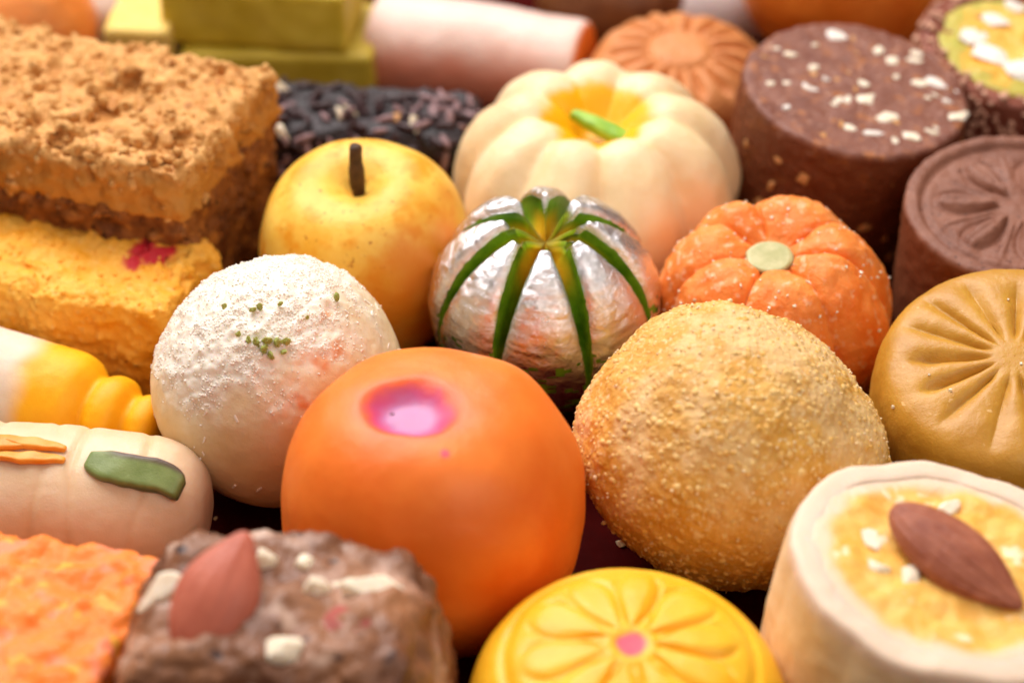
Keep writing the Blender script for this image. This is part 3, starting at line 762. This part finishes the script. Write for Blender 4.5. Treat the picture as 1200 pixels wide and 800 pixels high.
def besan_block():
    t = thing("gram_flour_block", "yellow orange grainy block with a red stain on top, left side", "sweet block", (-6.3, 2.02, 0), (0, 0, -15))
    V, F = rbox((1.98, .92, .95), .22, .034)
    V = V.copy(); V[:, 2] += .10 * perlin(V * [.8, .8, 0] + 2) * (V[:, 2] > 0)
    V[:, 1] += .14 * perlin(V * [.9, 0, .9] + 8)
    V[:, 0] += .16 * perlin(V * [0, 1.3, 1.0] + 4) * (V[:, 0] > 1)
    V, f1 = crumb(V, F, .075, .14, 4, .05)
    N = normals(V, F)
    cr = np.abs(perlin(V * 1.1 + 12)); V = V - N * (.10 * sstep(.07, 0, cr) * sstep(-.1, .3, perlin(V * .8 + 30)))[:, None]
    red = np.zeros(len(V))
    for x, y, rad in ((1.15, .30, .27), (1.26, .2, .2), (1.38, .22, .22), (1.12, .02, .19), (1.52, .35, .14), (1.15, .55, .18)):
        d = np.linalg.norm(V[:, :2] - [x, y], axis=1) + .05 * fbm(V * 5, 2)
        red = np.maximum(red, sstep(rad, rad * .5, d) * (V[:, 2] > .4))
    m = sweet("gram_flour_fudge", '#f7a824', '#fdbe4c', 2.5, .55, 0, (1, .5, .15), .12, ((18, .7, .03), (50, .4, .01)),
              masks=(("m1", '#c8202c'),), specks=((10, .62, .70, '#f6bc5c'),), spec=.35)
    mk("body", V + [0, 0, .95], F, m, t, masks={"m1": red})
    P, N = sample(V, F, 900, (V[:, 2] > .3) * (1 - red) + .2, 23); r2 = np.random.default_rng(29)
    scatter("crumb", P + [0, 0, .95], N, r2.uniform(.012, .036, (900, 1)) * r2.uniform(.7, 1.3, (900, 3)), m, t, 24, tmpl=ball(2), smooth=True, sink=.62, jitter=.25)
besan_block()

# ------------------------------------------------------------------ yellow-necked white roll, lying down
def bottle_roll():
    t = thing("yellow_tipped_roll", "white lying roll with a ridged yellow tip, beside the coconut ball", "sweet roll", (-4.62, -.72, .82), (0, 0, 0))
    pr = profile([(0, 0), (.30, .0), (.44, .05), (.48, .24), (.38, .42), (.46, .48), (.58, .58), (.60, .80), (.48, .96), (.60, 1.04), (.75, 1.22), (.77, 1.7), (.78, 3.2), (.7, 3.6), (0, 3.65)], 130, 2)
    pr[:, 1] *= -1
    V, F, PH, R, Z, I = lathe(pr, 140)
    V = V + normals(V, F) * (.010 * fbm(V * 3, 3) + .02 * perlin(V * 1.0))[:, None]
    ax = -Z
    wht = sstep(1.6, 2.1, ax + .25 * fbm(V * 1.2, 2))
    m = sweet("yellow_white_fudge", '#efa404', '#f6b414', 1.5, .5, .3, (1, .65, .2), .2, ((14, .2, .02),), masks=(("m1", '#e2ccb6'),), spec=.3)
    A = rotm(0, 90, 0)                        # axis z -> x
    V = V @ A.T @ rotm(0, 5, -19).T
    mk("body", V, F, m, t, masks={"m1": wht})
bottle_roll()

def pale_roll():
    t = thing("ridged_cream_roll", "cream ridged oval roll topped with a green pistachio slice, left edge", "sweet roll", (-5.55, -2.22, .92), (0, 0, -6))
    pr = profile([(0, 1.75), (.45, 1.74), (.78, 1.5), (.90, 1.05), (.93, .3), (.93, -1.5), (.8, -2.1), (0, -2.3)], 130, 3)
    V, F, PH, R, Z, I = lathe(pr, 160)
    gx = Z + .12 * np.sin(PH * 1.0 + 1) + .06 * perlin(V * 1.5)
    rid = np.zeros(len(V))
    for z0, am in ((.92, .7), (.12, 1.), (-.30, .5), (-.95, .9), (-1.4, .6)): rid += am * np.exp(-((gx - z0 + .06 * np.sin(PH * 2 + z0 * 5)) / .06) ** 2) * (.4 + .8 * np.abs(np.sin(PH * 1.3 + z0 * 4)))
    out = nrm(V * [1, 1, 0]); V = V - out * (.04 * rid * (R > .3))[:, None]
    V = V + normals(V, F) * (.03 * perlin(V * 1.0 + 2) + .006 * fbm(V * 4, 3))[:, None]
    m = sweet("cream_roll_fudge", '#dfc09a', '#e8ceae', 1.3, .38, .45, (1, .65, .35), .22, ((12, .25, .02),), masks=(("m1", '#dcae74'),), spec=.36)
    V = V @ rotm(0, 90, 0).T
    mk("body", V, F, m, t, masks={"m1": np.clip(rid, 0, 1) * .35})
    SV, SF = rbox((.62, .20, .10), .05, .035); SV = SV.copy(); u = SV[:, 0] / .62
    SV[:, 1] *= 1 - .35 * u ** 4 - .25 * (u < -.6) * (-u - .6); SV[:, 1] += .03 * perlin(SV * 4);  SV[:, 1] += .06 * np.sin(u * 2.4) ; SV[:, 2] += -.10 * u * u + .02 * perlin(SV * 3)
    o = mk("pistachio_slice", SV @ rotm(26, 10, -14).T + [.98, -.42, .86], SF, PISTD, t, masks={"m1": sstep(.05, .0, SV[:, 2] + .10 * u * u) * .9, "m2": sstep(.10, .16, SV[:, 1] - .06 * np.sin(u * 2.4)) * sstep(-.9, -.3, u) * .85})
    mo = sweet("orange_sliver", '#ea8a1c', '#f2a440', 4, .4, .3, bumps=())
    for x, y, z, rz in ((-.38, -.12, .955, -6), (-.36, -.34, .90, 3), (-.75, -.20, .96, 10)):
        SV, SF = sliver((.46, .085, .05), .01)
        mk("almond_sliver", SV @ rotm(0, 2, rz).T + [x, y, z], SF, mo, t)
pale_roll()

def orange_block():
    t = thing("orange_coarse_block", "coarse orange block with pinkish flecks, bottom left corner", "sweet block", (-6.0, -5.95, 0), (0, 0, -14))
    V, F = rbox((1.75, 1.65, 1.08), .18, .04)
    V, f1 = crumb(V, F, .10, .42, 2, .08)
    m = sweet("orange_crumb", '#f27c22', '#f88e3c', 1.4, .5, 0, (1, .5, .2), .14, ((10, .6, .04),), specks=((2.6, .56, .66, '#f68c62'), (3.5, .60, .68, '#f2a83c')))
    mk("body", V + [0, 0, 1.08], F, m, t)
orange_block()

def nut_block():
    t = thing("dried_fruit_block", "blurred brown dried-fruit block with almonds and pale nuts, bottom edge", "sweet block", (-2.48, -6.38, .28), (0, 0, -4))
    V, F = rbox((1.68, 1.15, 1.38), .45, .05)
    V = V.copy(); z = V[:, 2]
    V[:, 0] *= 1.08 - .20 * sstep(-.2, 1.4, z); V[:, 2] -= .28 * (z < -1)
    V[:, 2] += .16 * perlin(V * .9 + 4) - .10 * sstep(.2, 1.6, np.abs(V[:, 0] - .1))
    V, f1 = crumb(V, F, .09, .5, 6, .09)
    m = sweet("dried_fruit_paste", '#623a26', '#a4714e', 1.0, .42, 0, (1, .6, .4), .15, ((9, .5, .04),), masks=(("m1", '#c8a28c'),), specks=((1.8, .60, .72, '#c8a894'), (4, .64, .70, '#3f2620')), spec=.4)
    mk("body", V + [0, 0, 1.38], F, m, t, masks={"m1": sstep(.1, .7, fbm(V * 1.1 + 2, 3)) * .6})
    am = sweet("almond_pink_skin", '#b45c46', '#c87058', 2, .42, .15, bumps=((14, .4, .02),))
    almond("almond", 1.45, .90, .50, am, t, [-.60, -.26, 2.86], rotm(0, 0, 0) @ rotm(38, 0, 0) @ rotm(0, 0, 70), .010)
    am2 = sweet("almond_red_skin", '#8f4038', '#a85248', 2, .42, .15, bumps=())
    almond("almond", .9, .6, .5, am2, t, [.80, -.38, 2.52], rotm(20, 0, -50))
    r2 = np.random.default_rng(17)
    for k, (x, y, z, s) in enumerate([(-1.30, .10, 2.55, .33), (.28, -.70, 2.62, .32), (.98, .28, 2.66, .28), (1.18, -.50, 2.38, .27), (1.50, -.62, 1.75, .24), (-.80, -1.05, 2.10, .2), (.62, -.85, 2.40, .2), (.1, -.75, 2.5, .14), (.6, .3, 2.72, .16), (.2, .55, 2.78, .15), (-1.1, -.8, 2.1, .2), (1.35, .1, 2.2, .15), (-.1, -.95, 2.35, .2), (.9, -.9, 2.05, .24), (.4, .1, 2.75, .2), (-.2, .5, 2.75, .22), (1.0, .0, 2.55, .16), (-1.5, -.4, 1.95, .22), (.3, -1.12, 1.8, .2), (1.2, -.85, 1.6, .2)]):
        put("nut_piece", nut_s[k % 4], t, (x, y, z - .11), r2.uniform(0, 6, 3), (s * (1.15 + .5 * r2.random()), s, s * (.75 + .4 * r2.random())))
nut_block()

# ------------------------------------------------------------------ black seeded bar
def seed_bar():
    t = thing("black_seed_bar", "dark bar crusted with black seeds and beige nut bits, behind the yellow apple", "sweet bar", (-2.25, 6.25, 0), (0, 0, -8))
    h = (1.72, .82, .92)
    V, F = rbox(h, .30, .06)
    V, f1 = crumb(V, F, .06, .2, 1, .04)
    mk("bar_core", V + [0, 0, .92], F, sweet("black_seed_paste", '#1c1416', '#33262a', 4, .35, 0, bumps=((20, .8, .03),)), t)
    bm_ = [sweet("black_seed", '#2c1a1c', '#42282a', 8, .28, 0, bumps=((20, .3, .01),)), sweet("black_seed_glint", '#7c5c60', '#9c7c7c', 8, .3, 0, bumps=((20, .3, .01),))]  # second, paler material paints light glints onto some of the black seeds
    sm = []
    for k, mt in enumerate(bm_):
        o = mk("seed", SEED[0], SEED[1], mt); sm.append(o.data); bpy.data.objects.remove(o)
    r2 = np.random.default_rng(23)
    vis = ((V[:, 2] > -.5) & ((V[:, 1] < .55)) & (V[:, 0] > -1.6)).astype(float) * (.3 + (V[:, 1] < .3))
    P, N = sample(V, F, 275, vis, 30)
    M = frames(nrm(N + .3 * r2.normal(size=N.shape)), r2)
    for k in range(275):
        q = Matrix(M[k].tolist()).to_euler()
        if k < 16:
            s = r2.uniform(.10, .17); o = put("nut_bit", nut_t[k % 3] if k % 4 == 1 else nut_c[k % 4], t, P[k] + [0, 0, .92] + N[k] * .02, q, (s * 1.2, s, s * .8))
        else:
            s = r2.uniform(.15, .24); o = put("seed", sm[0 if k % 3 else 1], t, P[k] + [0, 0, .92] + N[k] * .05, q, (s, s * .45, s * .62))
seed_bar()

# ------------------------------------------------------------------ back row
def pink_roll():
    t = thing("pink_white_roll", "pale pink and white lying roll with an orange end, top centre", "sweet roll", (-.50, 9.45, 1.0), (0, 0, -17))
    pr = profile([(0, 1.80), (.60, 1.80), (.80, 1.78), (.86, 1.68), (.87, 1.3), (.90, 0), (.92, -1.6), (.90, -1.82), (.8, -1.86), (0, -1.86)], 110, 3)
    V, F, PH, R, Z, I = lathe(pr, 120)
    V = V + normals(V, F) * (.03 * perlin(V * .8) + .008 * fbm(V * 4, 3))[:, None]
    end = sstep(1.70, 1.78, Z)
    V = V @ rotm(0, 90, 0).T
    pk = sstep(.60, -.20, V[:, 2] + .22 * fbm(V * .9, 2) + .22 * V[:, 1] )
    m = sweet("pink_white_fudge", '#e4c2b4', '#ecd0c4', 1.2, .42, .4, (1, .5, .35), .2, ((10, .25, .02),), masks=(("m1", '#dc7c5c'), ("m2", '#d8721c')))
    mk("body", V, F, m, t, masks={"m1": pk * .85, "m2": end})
pink_roll()

def fudge_block(name, label, loc, rz, h, cols, seed, r=.1):
    t = thing(name, label, "sweet block", loc, (0, 0, rz))
    V, F = rbox(h, r, .08)
    V = V + normals(V, F) * (.03 * fbm(V * 1.3 + seed, 4))[:, None]
    mk("body", V + [0, 0, h[2]], F, sweet(name + "_fudge", cols[0], cols[1], 1.5, .45, .2, (1, .7, .1), .12, ((12, .4, .03),)), t)
    return t
fudge_block("olive_fudge_block", "olive yellow smooth block left of the pink roll, top edge", (-4.15, 9.85, 1.42), -7, (1.55, .9, .52), ('#ccb02e', '#dcc248'), 3)
fudge_block("green_fudge_block", "dark olive block half hidden under the lighter olive one, beside the pink roll", (-3.85, 9.75, 0), -2, (1.6, 1.0, .70), ('#b89c28', '#c8ae3c'), 4)
fudge_block("yellow_fudge_block", "pale yellow block peeping out behind the crumbly tan block, top edge", (-6.08, 10.0, 0), -4, (.55, 1.2, .92), ('#ecc662', '#f2d27c'), 8)

def plain_ball(name, label, loc, R0, cols, seed, sq=(1, 1, 1)):
    t = thing(name, label, "sweet ball", loc)
    D, F = ball(48)
    V = D * (R0 * (1 + .03 * perlin(D * 1.4 + seed)))[:, None] * sq
    V = V + D * (.02 * fbm(V * 2 + seed, 4))[:, None]
    mk("body", V + [0, 0, R0 * sq[2]], F, sweet(name + "_fudge", cols[0], cols[1], 1.6, .45, .3, (1, .45, .15), .15, ((12, .4, .02),)), t)
plain_ball("orange_laddu", "blurred orange ball at the top edge behind the brown fig roll", (5.75, 11.2, 0), 1.85, ('#d8701a', '#e4842c'), 2)
plain_ball("peach_laddu", "soft orange sweet in the top left corner behind the tan block", (-8.35, 9.9, 0), 1.35, ('#ee8c3c', '#f29a50'), 5)
plain_ball("white_laddu", "pinkish white sweet at the top edge between orange sweet and yellow block", (-6.95, 11.3, 0), 1.0, ('#eadbd2', '#f2e8e0'), 6)
plain_ball("brown_laddu", "blurred dark brown sweet at the top edge behind the pink roll", (1.75, 11.7, 0), 1.05, ('#6a3c1c', '#84502a'), 7, (1.3, 1, .95))

def back_white_roll():
    t = thing("white_roll", "lavender white roll at the top edge behind the peach brown disc", "sweet roll", (3.35, 11.9, .75), (0, 0, 4))
    pr = profile([(0, 1.2), (.5, 1.2), (.72, 1.1), (.75, .8), (.75, -.9), (.72, -1.15), (0, -1.2)], 60, 3)
    V, F, PH, R, Z, I = lathe(pr, 80)
    V = V + normals(V, F) * (.03 * perlin(V))[:, None]
    mk("body", V @ rotm(0, 90, 0).T, F, sweet("lavender_white_fudge", '#e9dfe2', '#f4ecec', 1.5, .4, .3), t)
back_white_roll()

# ------------------------------------------------------------------ crumbs fallen on the tray
r9 = np.random.default_rng(77)
n = 260
P = np.stack([r9.uniform(-8, 9, n), r9.uniform(-5, 8, n), np.zeros(n)], 1)
o = scatter("fallen_crumbs", P, np.tile([0, 0, 1.], (n, 1)), r9.uniform(.012, .045, (n, 1)) * r9.uniform(.7, 1.3, (n, 3)),
            sweet("crumb_mix", '#d49a48', '#efe0c4', 2, .5, .2, bumps=()), None, 78)
o["label"] = "scattered sugar and crumbs on the red tray"; o["category"] = "crumbs"
